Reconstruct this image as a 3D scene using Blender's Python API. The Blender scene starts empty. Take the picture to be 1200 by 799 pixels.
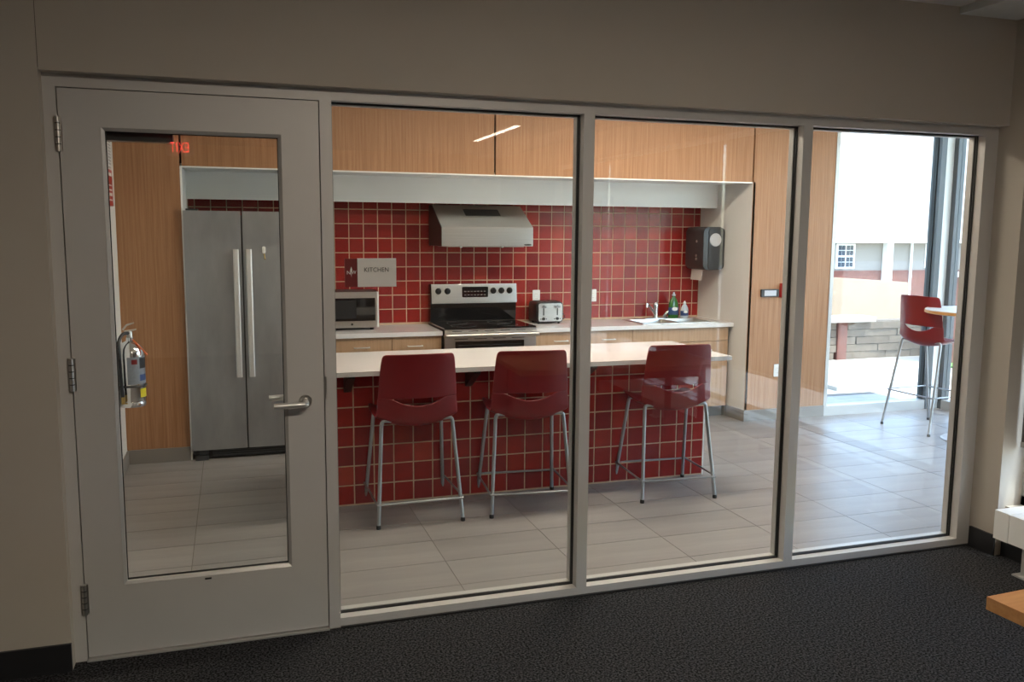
import bpy, bmesh, math, random
from mathutils import Vector, Matrix
random.seed(7)
S = bpy.context.scene
COL = S.collection
PI = math.pi

# ------------------------------------------------------------------ camera
cam_d = bpy.data.cameras.new('camera'); cam = bpy.data.objects.new('camera', cam_d); COL.objects.link(cam)
cam_d.sensor_width = 36.0; cam_d.lens = 1008.94 / 1200 * 36.0; cam_d.clip_start = 0.05; cam_d.clip_end = 400
_R = Vector((0.95091655, -0.30936477, 0.00715193)); _U = Vector((0.03186525, 0.12088327, 0.99215515)); _F = Vector((0.3078024, 0.94322886, -0.12480789))
cam.matrix_world = Matrix(((_R.x, _U.x, -_F.x, 0.5669), (_R.y, _U.y, -_F.y, -3.4794), (_R.z, _U.z, -_F.z, 1.6453), (0, 0, 0, 1)))
S.camera = cam
# ------------------------------------------------------------------ light
SKY = 0.55; SUN = 3.2; EXPO = 1.4
KITCHEN_LIGHT = 32.0; ROOM_LIGHT = 42.0
S.view_settings.view_transform = 'Standard'; S.view_settings.look = 'None'
S.view_settings.gamma = 1.0; S.view_settings.use_curve_mapping = False; S.view_settings.exposure = EXPO
W = bpy.data.worlds.new('sky'); S.world = W; W.use_nodes = True
wn = W.node_tree.nodes; wl = W.node_tree.links
sky = wn.new('ShaderNodeTexSky'); sky.sky_type = 'NISHITA'; sky.sun_disc = False
sky.sun_elevation = math.radians(66); sky.sun_rotation = math.radians(143); sky.dust_density = 2.0
wl.new(sky.outputs[0], wn['Background'].inputs[0]); wn['Background'].inputs[1].default_value = SKY
sun_d = bpy.data.lights.new('sun', 'SUN'); sun_d.energy = SUN; sun_d.angle = 0.009; sun_d.color = (1, .95, .87)
sun = bpy.data.objects.new('sun', sun_d); COL.objects.link(sun)
sun.rotation_euler = Vector((-0.25, 0.33, -1.0)).to_track_quat('-Z', 'Y').to_euler()

# ------------------------------------------------------------------ materials
MATS = {}
def M(name, col, rough=.5, metal=0., noise=None, bump=None, stretch=(1, 1, 1), rand=None, coat=0., emit=None, spec=.5, col2=None):
    """procedural principled material; noise=(scale, amount) varies the colour, bump=(scale, strength), rand = spread per object"""
    m = bpy.data.materials.new(name); m.use_nodes = True; nt = m.node_tree; N = nt.nodes; L = nt.links
    b = N['Principled BSDF']; b.inputs['Roughness'].default_value = rough; b.inputs['Metallic'].default_value = metal
    b.inputs['Specular IOR Level'].default_value = spec; b.inputs['Coat Weight'].default_value = coat
    b.inputs['Base Color'].default_value = (*col, 1)
    if emit: b.inputs['Emission Color'].default_value = (*emit[0], 1); b.inputs['Emission Strength'].default_value = emit[1]
    tc = N.new('ShaderNodeTexCoord'); mp = N.new('ShaderNodeMapping'); mp.inputs['Scale'].default_value = stretch
    L.new(tc.outputs['Object'], mp.inputs[0])
    src = None
    if rand or noise or col2:
        c = N.new('ShaderNodeRGB'); c.outputs[0].default_value = (*col, 1); src = c.outputs[0]
    if rand:
        oi = N.new('ShaderNodeObjectInfo'); r = N.new('ShaderNodeValToRGB'); L.new(oi.outputs['Random'], r.inputs[0])
        e = r.color_ramp.elements; e[0].color = (*rand[0], 1); e[1].color = (*rand[-1], 1)
        for i, k in enumerate(rand[1:-1]): q = e.new((i + 1) / (len(rand) - 1)); q.color = (*k, 1)
        src = r.outputs[0]
    if noise:
        n = N.new('ShaderNodeTexNoise'); n.inputs['Scale'].default_value = noise[0]; n.inputs['Detail'].default_value = 6; n.inputs['Roughness'].default_value = .65
        L.new(mp.outputs[0], n.inputs['Vector'])
        mr = N.new('ShaderNodeMapRange'); mr.inputs[1].default_value = .3 if name != 'carpet' else .43; mr.inputs[2].default_value = .7 if name != 'carpet' else .60
        L.new(n.outputs[0], mr.inputs[0])
        if col2:
            mx = N.new('ShaderNodeMix'); mx.data_type = 'RGBA'; L.new(mr.outputs[0], mx.inputs[0]); L.new(src, mx.inputs[6]); mx.inputs[7].default_value = (*col2, 1)
        else:
            mr.inputs[3].default_value = 1 - noise[1]; mr.inputs[4].default_value = 1 + noise[1]
            mx = N.new('ShaderNodeMix'); mx.data_type = 'RGBA'; mx.blend_type = 'MULTIPLY'; mx.inputs[0].default_value = 1
            L.new(src, mx.inputs[6]); L.new(mr.outputs[0], mx.inputs[7])
        src = mx.outputs[2]
    if src: L.new(src, b.inputs['Base Color'])
    if bump:
        n2 = N.new('ShaderNodeTexNoise'); n2.inputs['Scale'].default_value = bump[0]; n2.inputs['Detail'].default_value = 4
        L.new(mp.outputs[0], n2.inputs['Vector'])
        bp = N.new('ShaderNodeBump'); bp.inputs['Strength'].default_value = bump[1]; bp.inputs['Distance'].default_value = .004
        L.new(n2.outputs[0], bp.inputs['Height']); L.new(bp.outputs[0], b.inputs['Normal'])
    MATS[name] = m; return m
def glass(name, tint, f0=.04):
    m = bpy.data.materials.new(name); m.use_nodes = True; nt = m.node_tree; N = nt.nodes; L = nt.links
    N.remove(N['Principled BSDF']); g = N.new('ShaderNodeNewGeometry')
    d = N.new('ShaderNodeVectorMath'); d.operation = 'DOT_PRODUCT'; L.new(g.outputs['Normal'], d.inputs[0]); L.new(g.outputs['Incoming'], d.inputs[1])
    def mt(op, a, b=None):
        x = N.new('ShaderNodeMath'); x.operation = op
        for i, v in enumerate((a, b)):
            if v is None: continue
            if isinstance(v, (int, float)): x.inputs[i].default_value = v
            else: L.new(v, x.inputs[i])
        return x.outputs[0]
    f = mt('ADD', mt('MULTIPLY', mt('POWER', mt('SUBTRACT', 1.0, mt('ABSOLUTE', d.outputs['Value'])), 5.0), 1 - f0), f0)
    t = N.new('ShaderNodeBsdfTransparent'); t.inputs[0].default_value = (*tint, 1)
    gl = N.new('ShaderNodeBsdfGlossy'); gl.inputs['Roughness'].default_value = 0.0
    mx = N.new('ShaderNodeMixShader'); L.new(f, mx.inputs[0]); L.new(t.outputs[0], mx.inputs[1]); L.new(gl.outputs[0], mx.inputs[2])
    L.new(mx.outputs[0], N['Material Output'].inputs[0]); MATS[name] = m; return m

M('wall_paint', (.50, .45, .385), .75, bump=(90, .05), noise=(1.5, .03))
M('white_wall', (.72, .70, .66), .7, bump=(90, .04), noise=(2, .03))
M('white_panel', (.86, .86, .83), .45, noise=(3, .02))
M('ceiling_paint', (.70, .70, .68), .85, bump=(60, .1), noise=(8, .05))
M('carpet', (.003, .003, .0035), .95, noise=(115, 0), col2=(.070, .070, .076), bump=(90, 1.0), spec=.1)
M('base_black', (.018, .018, .020), .45, noise=(4, .1))
M('base_grey', (.22, .20, .18), .5, noise=(4, .08))
M('metal_grey', (.60, .58, .555), .5, .2, noise=(1.2, .04))
M('metal_light', (.55, .54, .52), .4, .4, noise=(2, .04))
M('gasket', (.008, .008, .009), .5, noise=(20, .1))
M('steel', (.56, .54, .51), .30, 1., noise=(3, .08), stretch=(60, 60, 1), bump=(8, .02))
M('steel_h', (.60, .58, .55), .30, 1., noise=(3, .08), stretch=(1, 60, 60), bump=(8, .02))
M('fridge_steel', (.42, .43, .44), .36, .85, noise=(2.5, .12), bump=(6, .02), stretch=(3, 3, 1))
M('handle_steel', (.74, .73, .70), .38, .7, noise=(5, .03))
M('frame_dark', (.10, .11, .12), .4, .3, noise=(3, .05))
M('chrome', (.75, .75, .75), .12, 1., noise=(5, .03))
M('tube_grey', (.40, .41, .42), .32, .8, noise=(6, .05))
M('black_plastic', (.010, .010, .011), .35, noise=(12, .15))
M('dark_plastic', (.035, .037, .040), .3, noise=(12, .1))
M('black_glass', (.006, .006, .007), .06, coat=.4, noise=(3, .1))
M('white_plastic', (.75, .75, .73), .35, noise=(6, .02))
M('quartz', (.70, .67, .645), .22, noise=(140, .06))
M('grout', (.52, .36, .24), .85, noise=(40, .12))
M('red_tile', (.3, .03, .02), .22, rand=[(.19, .011, .012), (.25, .014, .013), (.22, .022, .022), (.29, .020, .015), (.26, .014, .012), (.33, .034, .020)], noise=(14, .12), bump=(10, .05), spec=.4)
M('floor_tile', (.27, .252, .238), .38, rand=[(.247, .230, .218), (.29, .270, .254)], noise=(2.2, .12), stretch=(.6, 5, 1), bump=(5, .03))
M('floor_grout', (.14, .125, .11), .9, noise=(40, .1))
M('wood', (.46, .245, .127), .45, noise=(4.5, 0), col2=(.285, .128, .054), stretch=(16, 16, .35), bump=(9, .03), spec=.35)
M('drawer_wood', (.47, .30, .18), .45, noise=(5, 0), col2=(.33, .19, .10), stretch=(9, 9, .5), bump=(9, .03), spec=.35)
M('desk_wood', (.52, .28, .12), .4, noise=(5, 0), col2=(.36, .17, .065), stretch=(1, 8, 8), bump=(9, .03))
M('dark_gap', (.010, .009, .009), .8, noise=(10, .1))
M('stool_red', (.20, .009, .012), .34, noise=(30, .06), bump=(400, .04))
M('rubber', (.012, .012, .012), .6, noise=(20, .1))
M('sign_red', (.165, .008, .008), .4, noise=(10, .03))
M('sign_white', (.82, .80, .76), .45, noise=(10, .02))
M('sign_ink', (.05, .045, .04), .5, noise=(10, .05))
M('exit_red', (.6, .02, .02), .4, emit=((1, .05, .04), 6.), noise=(10, .02))
M('lamp_white', (.9, .9, .88), .5, emit=((1, .90, .76), 1.), noise=(10, .01))
M('orange', (.75, .12, .01), .4, noise=(10, .05))
M('yellow', (.70, .62, .02), .4, noise=(10, .05))
M('label_grey', (.22, .24, .27), .4, noise=(60, .12))
M('soap_green', (.03, .13, .02), .15, noise=(10, .08), coat=.4)
M('soap_blue', (.10, .22, .38), .15, noise=(10, .08), coat=.4)
M('soap_clear', (.50, .55, .60), .12, noise=(10, .05), coat=.4)
M('label_blue', (.03, .06, .17), .4, noise=(40, .25))
M('paper', (.70, .66, .60), .9, noise=(20, .03))
M('fire_red', (.40, .015, .015), .35, noise=(8, .05))
M('brass', (.55, .38, .14), .3, 1., noise=(10, .05))
M('amber', (.55, .28, .09), .4, noise=(10, .1))
M('screen_grey', (.50, .50, .52), .3, noise=(10, .05))
M('concrete', (.40, .375, .34), .9, noise=(1.2, .10), bump=(20, .2))
M('limestone', (.16, .12, .09), .9, rand=[(.12, .09, .068), (.19, .15, .115)], noise=(6, .2), bump=(9, .8))
M('cream_wall', (.36, .275, .195), .9, noise=(3, .05), bump=(30, .2))
M('pale_brick', (.235, .215, .195), .9, noise=(9, .08), bump=(30, .3))
M('red_brick', (.15, .055, .04), .9, noise=(7, .2), bump=(30, .5))
M('roof_pale', (.25, .25, .25), .8, noise=(2, .05), bump=(15, .3))
M('grass', (.10, .22, .05), .9, noise=(25, .4), bump=(40, .8))
M('pane_blue', (.03, .05, .08), .1, noise=(3, .1))
M('shade_fabric', (.16, .155, .15), .9, noise=(60, .1))
glass('pane_glass', (.97, .985, .98))
glass('outer_glass', (.90, .95, .95))

# ------------------------------------------------------------------ mesh helpers
def bmn(): return bmesh.new()
def box(bm, x0, x1, y0, y1, z0, z1):
    v = [bm.verts.new((x, y, z)) for z in (z0, z1) for y in (y0, y1) for x in (x0, x1)]
    for f in ((0, 2, 3, 1), (4, 5, 7, 6), (0, 1, 5, 4), (1, 3, 7, 5), (3, 2, 6, 7), (2, 0, 4, 6)): bm.faces.new([v[i] for i in f])
    return bm
def prism(bm, pts, axis, a, b):
    """extrude a 2D outline along an axis: pts are (y,z) for x, (x,z) for y, (x,y) for z"""
    def P(p, t): return {'x': (t, p[0], p[1]), 'y': (p[0], t, p[1]), 'z': (p[0], p[1], t)}[axis]
    A = [bm.verts.new(P(p, a)) for p in pts]; B = [bm.verts.new(P(p, b)) for p in pts]; n = len(pts)
    bm.faces.new(A); bm.faces.new(B[::-1])
    for i in range(n): bm.faces.new((A[i], B[i], B[(i + 1) % n], A[(i + 1) % n]))
    bmesh.ops.recalc_face_normals(bm, faces=bm.faces); return bm
def rrect(x0, x1, z0, z1, r, n=5):
    out = []
    for cx, cz, a in ((x1 - r, z1 - r, 0), (x0 + r, z1 - r, 90), (x0 + r, z0 + r, 180), (x1 - r, z0 + r, 270)):
        for i in range(n + 1):
            t = math.radians(a + 90 * i / n); out.append((cx + r * math.cos(t), cz + r * math.sin(t)))
    return out
def tube(bm, pts, r, n=10, r2=None, closed=False):
    pts = [Vector(p) for p in pts]; rings = []; k = len(pts); ref = None
    for i, p in enumerate(pts):
        if closed: d = pts[(i + 1) % k] - pts[i - 1]
        else: d = pts[min(i + 1, k - 1)] - pts[max(i - 1, 0)]
        d.normalize()
        if ref is None: ref = d.orthogonal().normalized()
        ref = (ref - d * ref.dot(d)).normalized(); s = d.cross(ref)
        rr = r if r2 is None else r + (r2 - r) * i / (k - 1)
        rings.append([bm.verts.new(p + (ref * math.cos(2 * PI * j / n) + s * math.sin(2 * PI * j / n)) * rr) for j in range(n)])
    for i in range(k if closed else k - 1):
        a, b = rings[i], rings[(i + 1) % k]
        for j in range(n): bm.faces.new((a[j], a[(j + 1) % n], b[(j + 1) % n], b[j]))
    if not closed: bm.faces.new(rings[0][::-1]); bm.faces.new(rings[-1])
    return bm
def lathe(bm, prof, c=(0, 0, 0), n=24):
    rings = []
    for r, z in prof: rings.append([bm.verts.new((c[0] + r * math.cos(2 * PI * j / n), c[1] + r * math.sin(2 * PI * j / n), c[2] + z)) for j in range(n)])
    for a, b in zip(rings, rings[1:]):
        for j in range(n): bm.faces.new((a[j], a[(j + 1) % n], b[(j + 1) % n], b[j]))
    bm.faces.new(rings[0][::-1]); bm.faces.new(rings[-1]); return bm
def cyl(bm, a, b, r, n=20): return tube(bm, [a, b], r, n)
def curve(pts, n=6):
    """Catmull-Rom through the points"""
    P = [Vector(p) for p in pts]; out = []
    for i in range(len(P) - 1):
        p0 = P[max(i - 1, 0)]; p1 = P[i]; p2 = P[i + 1]; p3 = P[min(i + 2, len(P) - 1)]
        for k in range(n):
            t = k / n
            out.append(.5 * ((2 * p1) + (p2 - p0) * t + (2 * p0 - 5 * p1 + 4 * p2 - p3) * t * t + (3 * p1 - p0 - 3 * p2 + p3) * t ** 3))
    out.append(P[-1]); return out

ROOT = {}
def rootmat(o):
    while o.parent: o = o.parent
    return Matrix.Translation(o.location) @ Matrix.Rotation(o.rotation_euler.z, 4, 'Z')
def obj(name, bm, mat, parent=None, bev=0., smooth=False, local=False, seg=2):
    """link a bmesh as one object. Coordinates are world unless local; bev adds rounded edges"""
    if isinstance(bm, bpy.types.Mesh): me = bm
    else:
        if bev: bmesh.ops.bevel(bm, geom=[e for e in bm.edges if len(e.link_faces) == 2 and e.calc_face_angle(0) > .5], offset=bev, segments=seg, affect='EDGES', profile=.6, clamp_overlap=True)
        if parent and not local: bm.transform(rootmat(parent).inverted())
        me = bpy.data.meshes.new(name); bm.to_mesh(me); bm.free()
    me.materials.append(MATS[mat]) if not me.materials else None
    if smooth:
        for p in me.polygons: p.use_smooth = True
        try: me.set_sharp_from_angle(angle=math.radians(40))
        except Exception: pass
    o = bpy.data.objects.new(name, me); COL.objects.link(o)
    if parent: o.parent = parent
    return o
def B(name, mat, parent, x0, x1, y0, y1, z0, z1, bev=0., **k): return obj(name, box(bmn(), x0, x1, y0, y1, z0, z1), mat, parent, bev, **k)
def thing(name, label, cat, loc=(0, 0, 0), rz=0., group=None, kind=None):
    o = bpy.data.objects.new(name, None); COL.objects.link(o); o.location = loc; o.rotation_euler = (0, 0, rz)
    tag(o, label, cat, group, kind); o.empty_display_size = .05; return o
def tag(o, label=None, cat=None, group=None, kind=None):
    if label: o['label'] = label
    if cat: o['category'] = cat
    if group: o['group'] = group
    if kind: o['kind'] = kind
    return o
def struct(name, label, cat, loc=(0, 0, 0)): return thing(name, label, cat, loc, kind='structure')
def inst(src, name, loc, parent, sc=None):
    o = bpy.data.objects.new(name, src); COL.objects.link(o); o.location = Vector(loc) - parent.location; o.parent = parent
    if sc: o.scale = sc
    return o
def text_mesh(s, size, depth=.0008, spacing=1.0):
    c = bpy.data.curves.new('lettering', 'FONT'); c.body = s; c.size = size; c.extrude = depth; c.align_x = 'CENTER'; c.align_y = 'CENTER'; c.space_character = spacing
    c.resolution_u = 4
    o = bpy.data.objects.new('lettering', c); COL.objects.link(o)
    bpy.context.view_layer.update()
    me = bpy.data.meshes.new_from_object(o.evaluated_get(bpy.context.evaluated_depsgraph_get())); bpy.data.objects.remove(o); return me
def copy_tree(o, parent=None):
    c = o.copy(); COL.objects.link(c); c.parent = parent
    for ch in list(o.children): copy_tree(ch, c)
    return c

# ================================================================== SHELL OF THE TWO ROOMS
YF, YB, XR, XL = 3.0, 3.7827, 4.85, -0.17      # cabinet-front plane, splashback, alcove side, kitchen side wall
XW = 6.98; CEIL = 2.735; ZU = 2.0887; ZH = 2.2014; XRW = 4.29; XLW = -3.2; YREAR = -8.4; YBACK = 3.9

# carpeted room
fl = struct('floor_carpet', 'dark grey speckled carpet in front of the glass wall', 'carpet'); B('carpet_field', 'carpet', fl, XLW, 4.6, YREAR, -.004, -.06, 0)
wf = struct('wall_front', 'beige painted wall over and beside the glass partition', 'wall')
B('wall_header', 'wall_paint', wf, -.044, 4.29, -.06, .12, ZH - .009, 2.9)
B('wall_side', 'wall_paint', wf, XLW, -.046, -.06, .12, 0, 2.9, bev=.004)
B('wall_joint', 'dark_gap', wf, -.048, -.042, -.056, .1, ZH, 2.9)
wr = struct('wall_right', 'beige side wall with a window recess beside the glass partition', 'wall')
B('wall_pier', 'wall_paint', wr, XRW, 4.62, -.17, .12, 0, 2.9)
B('wall_sill', 'wall_paint', wr, XRW + .05, 4.62, -6.2, -.17, 0, .26)
B('wall_lintel', 'wall_paint', wr, XRW, 4.62, -6.2, -.17, 2.45, 2.9)
B('wall_run', 'wall_paint', wr, XRW, 4.62, YREAR, -6.2, 0, 2.9)
wl_ = struct('wall_left', 'beige wall at the far side of the carpeted room', 'wall'); B('wall_run', 'wall_paint', wl_, XLW - .1, XLW, YREAR, 0, 0, 2.9)
wb = struct('wall_rear', 'beige wall behind the camera in the carpeted room', 'wall'); B('wall_run', 'wall_paint', wb, XLW, 4.6, YREAR - .1, YREAR, 0, 2.9)
ce = struct('ceiling', 'pale ceiling of the carpeted room with a dropped edge', 'ceiling')
B('ceiling_slab', 'ceiling_paint', ce, XLW, 3.93, YREAR, -.06, CEIL, CEIL + .1)
B('ceiling_drop', 'ceiling_paint', ce, 3.93, 4.6, YREAR, -.06, CEIL - .035, CEIL + .1)
bf = tag(B('baseboard_front', 'base_black', None, XLW, -.046, -.072, -.06, 0, .108, bev=.002), 'black rubber baseboard under the beige wall beside the door', 'baseboard', kind='structure')
br = tag(B('baseboard_right', 'base_black', None, XRW - .012, XRW, -.17, -.012, 0, .108, bev=.002), 'black rubber baseboard on the short wall by the heater', 'baseboard', kind='structure')
tag(B('baseboard_recess', 'base_black', None, XRW + .038, XRW + .05, -6.2, -.171, 0, .108, bev=.002), 'black rubber baseboard running behind the wall heater', 'baseboard', kind='structure')

# kitchen
kf = struct('floor', 'pale stone-look tiled kitchen floor', 'floor'); B('floor_bed', 'floor_grout', kf, XL, XW, -.004, YBACK, -.06, -.002)
TX, TY, GR = .606, .305, .0035
bm = box(bmn(), -TX / 2 + GR / 2, TX / 2 - GR / 2, -TY / 2 + GR / 2, TY / 2 - GR / 2, -.01, 0)
tile_full = bpy.data.meshes.new('floor_tile'); bm.to_mesh(tile_full); bm.free(); tile_full.materials.append(MATS['floor_tile'])
for i in range(-1, 12):
    for j in range(-1, 12):
        x0 = .337 + (i) * TX; y0 = .28 + j * TY
        a0, a1 = max(x0, XL), min(x0 + TX, XW); b0, b1 = max(y0, .0), min(y0 + TY, YB)
        if a1 - a0 < .02 or b1 - b0 < .02: continue
        o = inst(tile_full, 'tile', ((a0 + a1) / 2, (b0 + b1) / 2, 0), kf)
        if a1 - a0 < TX - .001 or b1 - b0 < TY - .001: o.scale = ((a1 - a0) / TX, (b1 - b0) / TY, 1)
kl = struct('wall_kitchen_left', 'white kitchen side wall seen through the door glass', 'wall')
B('wall_run', 'white_wall', kl, XL - .1, XL, .12, YBACK, 0, 2.9); B('wall_return', 'white_wall', kl, XL, -.05, .12, .14, 0, 2.9)
tag(B('baseboard_kitchen', 'base_grey', None, XL, XL + .012, .14, YF - .012, 0, .1, bev=.002), 'grey tile baseboard under the white kitchen side wall', 'baseboard', kind='structure')
kr = struct('wall_kitchen_right', 'white wall closing the kitchen beyond the partition', 'wall')
for q in ((4.30, 4.72, 0, 2.9), (6.86, XW + .1, 0, 2.9), (4.72, 6.86, 0, .10), (4.72, 6.86, 2.60, 2.9)): B('wall_run', 'white_wall', kr, q[0], q[1], 0.0, .12, q[2], q[3])
kc = struct('ceiling_kitchen', 'white kitchen ceiling', 'ceiling'); B('ceiling_slab', 'ceiling_paint', kc, XL, XW + .1, .12, YBACK, CEIL, CEIL + .1)
# roof over both rooms; unseen overhang added to keep the sun out
rf = struct('roof', 'flat roof over both rooms with an added overhang blocking the sun', 'roof'); B('roof_slab', 'concrete', rf, XLW - .2, XRW + .5, YREAR - .2, YBACK + .1, 2.9, 3.1); B('roof_slab', 'concrete', rf, XRW + .5, XW + .8, -1.0, YBACK + .1, 2.9, 3.1)

# wood lined back wall with the alcove
kb = struct('wall_kitchen_back', 'wood panelled kitchen wall with a white lined alcove', 'wall')
g = .0075
B('wood_panel', 'wood', kb, XL, .258 - g, YF, YF + .03, .1, CEIL, bev=.001)
B('wood_panel', 'wood', kb, .258 + g, 2.533 - g, YF, YF + .03, ZU, CEIL, bev=.001)
B('wood_panel', 'wood', kb, 2.533 + g, 4.842 - g, YF, YF + .03, ZU, CEIL, bev=.001)
B('wood_panel', 'wood', kb, 4.842 + g, 5.68, YF, YF + .03, .1, CEIL, bev=.001)
B('panel_backing', 'dark_gap', kb, XL, .25, YF + .03, YBACK, 0, CEIL); B('panel_backing', 'dark_gap', kb, 4.87, 5.68, YF + .03, YBACK, 0, CEIL)
B('panel_backing', 'dark_gap', kb, .25, 4.87, YF + .03, YF + .06, ZU + .02, CEIL)
B('side_lining', 'white_panel', kb, .25, .262, YF, YB, 0, ZU)
obj('side_lining', prism(bmn(), [(4.85, YF), (4.87, YF), (4.87, YB + .02), (4.803, YB + .02)], 'z', 0, ZU), 'white_wall', kb)
B('soffit', 'white_panel', kb, .25, 4.87, YF + .031, YB + .02, ZU, ZU + .018); B('soffit_lip', 'white_panel', kb, .262, 4.84, YF - .001, YF + .031, ZU - .010, ZU - .0005, bev=.001)
B('fascia', 'white_panel', kb, .262, 4.83, 3.525, 3.55, 1.881, ZU, bev=.001)
B('splashback_bed', 'grout', kb, .25, 4.87, YB - .0012, YB + .04, 0, ZU)
tb = [('left', XL + .012, .25), ('right', 4.86, 5.68)]
for n_, a, b in tb: B('skirting', 'base_grey', kb, a, b, YF - .012, YF + .02, 0, .1, bev=.002)
obj('skirting', prism(bmn(), [(4.838, YF - .012), (4.86, YF - .012), (4.853, 3.27), (4.822, 3.27)], 'z', 0, .1), 'base_grey', kb)
TS = .1196
def tile_mesh(w, h):
    bm = box(bmn(), -w / 2, w / 2, 0, .01, -h / 2, h / 2)
    bmesh.ops.bevel(bm, geom=[e for e in bm.edges if all(v.co.y < .005 for v in e.verts)], offset=.0018, segments=1, affect='EDGES')
    me = bpy.data.meshes.new('wall_tile'); bm.to_mesh(me); bm.free(); me.materials.append(MATS['red_tile']); return me
tcache = {}
def tile_at(parent, xa, xb, za, zb, yy, gr=.0075):
    w = round(xb - xa - gr, 4); h = round(zb - za - gr, 4)
    if w < .008 or h < .008: return
    if (w, h) not in tcache: tcache[(w, h)] = tile_mesh(w, h)
    inst(tcache[(w, h)], 'tile', ((xa + xb) / 2, yy, (za + zb) / 2), parent)
for j in range(-1, 9):
    zt = 1.8293 - TS * j; zb_ = max(zt - TS, .86); zt = min(zt, 1.90)
    if zt - zb_ < .02: continue
    for i in range(-11, 28):
        xa = max(1.5066 + TS * i, .262); xb = min(1.5066 + TS * (i + 1), 4.803)
        if xb - xa < .01: continue
        if xb < 1.2 and zt < 1.74: continue
        if 2.21 < xa and xb < 2.93 and zt < 1.1: continue        # behind the range
        tile_at(kb, xa, xb, zb_, zt, YB - .003)

# ================================================================== GLASS PARTITION
XB_ = .9077; X1 = .9571; X2a, X2b = 2.0191, 2.0689; X3a, X3b = 3.1252, 3.1759; X4a, X4b = 4.2082, 4.254
FD = .095; ZS = .04; ZT = 2.15
def bay(n, xa, xb, label, right):
    w = struct('window_%d' % n, label, 'window', ((xa + xb) / 2, 0, 0))
    B('head_rail', 'metal_grey', w, xa, xb, 0, FD, ZT, ZH, bev=.001)
    B('sill_rail', 'metal_grey', w, xa, xb, 0, FD, 0, ZS, bev=.001)
    B('mullion', 'metal_grey', w, xb, right, 0, FD, 0, ZH, bev=.001)
    g0, g1 = .052, .058
    B('glass_pane', 'pane_glass', w, xa + .002, xb - .002, g0, g1, ZS + .002, ZT - .002)
    for y0, y1 in ((g0 - .006, g0 - .0005), (g1 + .0005, g1 + .006)):
        bm = bmn(); t = .006
        box(bm, xa, xb, y0, y1, ZS, ZS + t); box(bm, xa, xb, y0, y1, ZT - t, ZT); box(bm, xa, xa + t, y0, y1, ZS + t, ZT - t); box(bm, xb - t, xb, y0, y1, ZS + t, ZT - t)
        obj('gasket', bm, 'gasket', w)
    bm = bmn(); t = .009; y0, y1 = g1 + .006, FD + .003
    box(bm, xa, xb, y0, y1, ZS, ZS + t); box(bm, xa, xb, y0, y1, ZT - t, ZT); box(bm, xb - t, xb, y0, y1, ZS + t, ZT - t); box(bm, xa, xa + t, y0, y1, ZS + t, ZT - t)
    obj('glazing_stop', bm, 'metal_light', w, bev=.001)
    return w
w1 = bay(1, X1, X2a, 'tall glass pane beside the door showing two stools and the range', X2b)
w2 = bay(2, X2b, X3a, 'tall glass pane in the middle showing one stool and the sink', X3b)
w3 = bay(3, X3b, X4a, 'tall glass pane at the end showing the bar table and outdoor view', XRW)
B('threshold_strip', 'base_black', fl, X1, XRW, -.012, 0, 0, .006)

dr = struct('door_1', 'grey metal framed glass door with a lever handle', 'door', (.45, 0, 0))
B('door_jamb', 'metal_grey', dr, -.0535, -.004, 0, FD, 0, ZH, bev=.001)
B('door_jamb', 'metal_grey', dr, XB_ + .004, X1, 0, FD, 0, ZH, bev=.001)
B('door_head', 'metal_grey', dr, -.004, XB_ + .004, 0, FD, 2.1475, ZH, bev=.001)
bm = bmn(); box(bm, -.004, .012, .055, .075, 0, 2.148); box(bm, XB_ - .012, XB_ + .004, .055, .075, 0, 2.148); box(bm, -.004, XB_ + .004, .055, .075, 2.13, 2.148); obj('door_stop', bm, 'gasket', dr)
gx0, gx1, gz0, gz1 = .136, .766, .288, 2.012
B('door_stile', 'metal_grey', dr, 0, gx0, .003, .048, .012, 2.144, bev=.0012); B('door_stile', 'metal_grey', dr, gx1, XB_, .003, .048, .012, 2.144, bev=.0012)
B('door_rail', 'metal_grey', dr, gx0, gx1, .003, .048, gz1, 2.144, bev=.0012); B('door_rail', 'metal_grey', dr, gx0, gx1, .003, .048, .012, gz0, bev=.0012)
B('glass_pane', 'pane_glass', dr, gx0 + .003, gx1 - .003, .024, .030, gz0 + .003, gz1 - .003)
def beads(parent, x0, x1, z0, z1, yf, yb, w):
    for k in range(4):
        bm = bmn()
        if k == 0: q = [(x0, z0), (x0, z1), (x0 + w, z1 - w), (x0 + w, z0 + w)]
        if k == 1: q = [(x1, z1), (x1, z0), (x1 - w, z0 + w), (x1 - w, z1 - w)]
        if k == 2: q = [(x1, z0), (x0, z0), (x0 + w, z0 + w), (x1 - w, z0 + w)]
        if k == 3: q = [(x0, z1), (x1, z1), (x1 - w, z1 - w), (x0 + w, z1 - w)]
        a = [bm.verts.new((q[i][0], yf if i < 2 else (yf + .3 * (yb - yf)), q[i][1])) for i in range(4)]; b = [bm.verts.new((q[i][0], yb, q[i][1])) for i in range(4)]
        bm.faces.new(a); bm.faces.new(b[::-1])
        for i in range(4): bm.faces.new((a[i], b[i], b[(i + 1) % 4], a[(i + 1) % 4]))
        bmesh.ops.recalc_face_normals(bm, faces=bm.faces); obj('glazing_bead', bm, 'metal_light', parent)
beads(dr, gx0, gx1, gz0, gz1, .001, .0205, .012); beads(dr, gx0, gx1, gz0, gz1, .052, .0335, .009)
bm = bmn(); t = .0145; y0, y1 = .0205, .0335
for a in ((gx0, gx0 + t, gz0, gz1), (gx1 - t, gx1, gz0, gz1)): box(bm, a[0], a[1], y0, .0238, a[2], a[3]); box(bm, a[0], a[1], .0302, y1, a[2], a[3])
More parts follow.
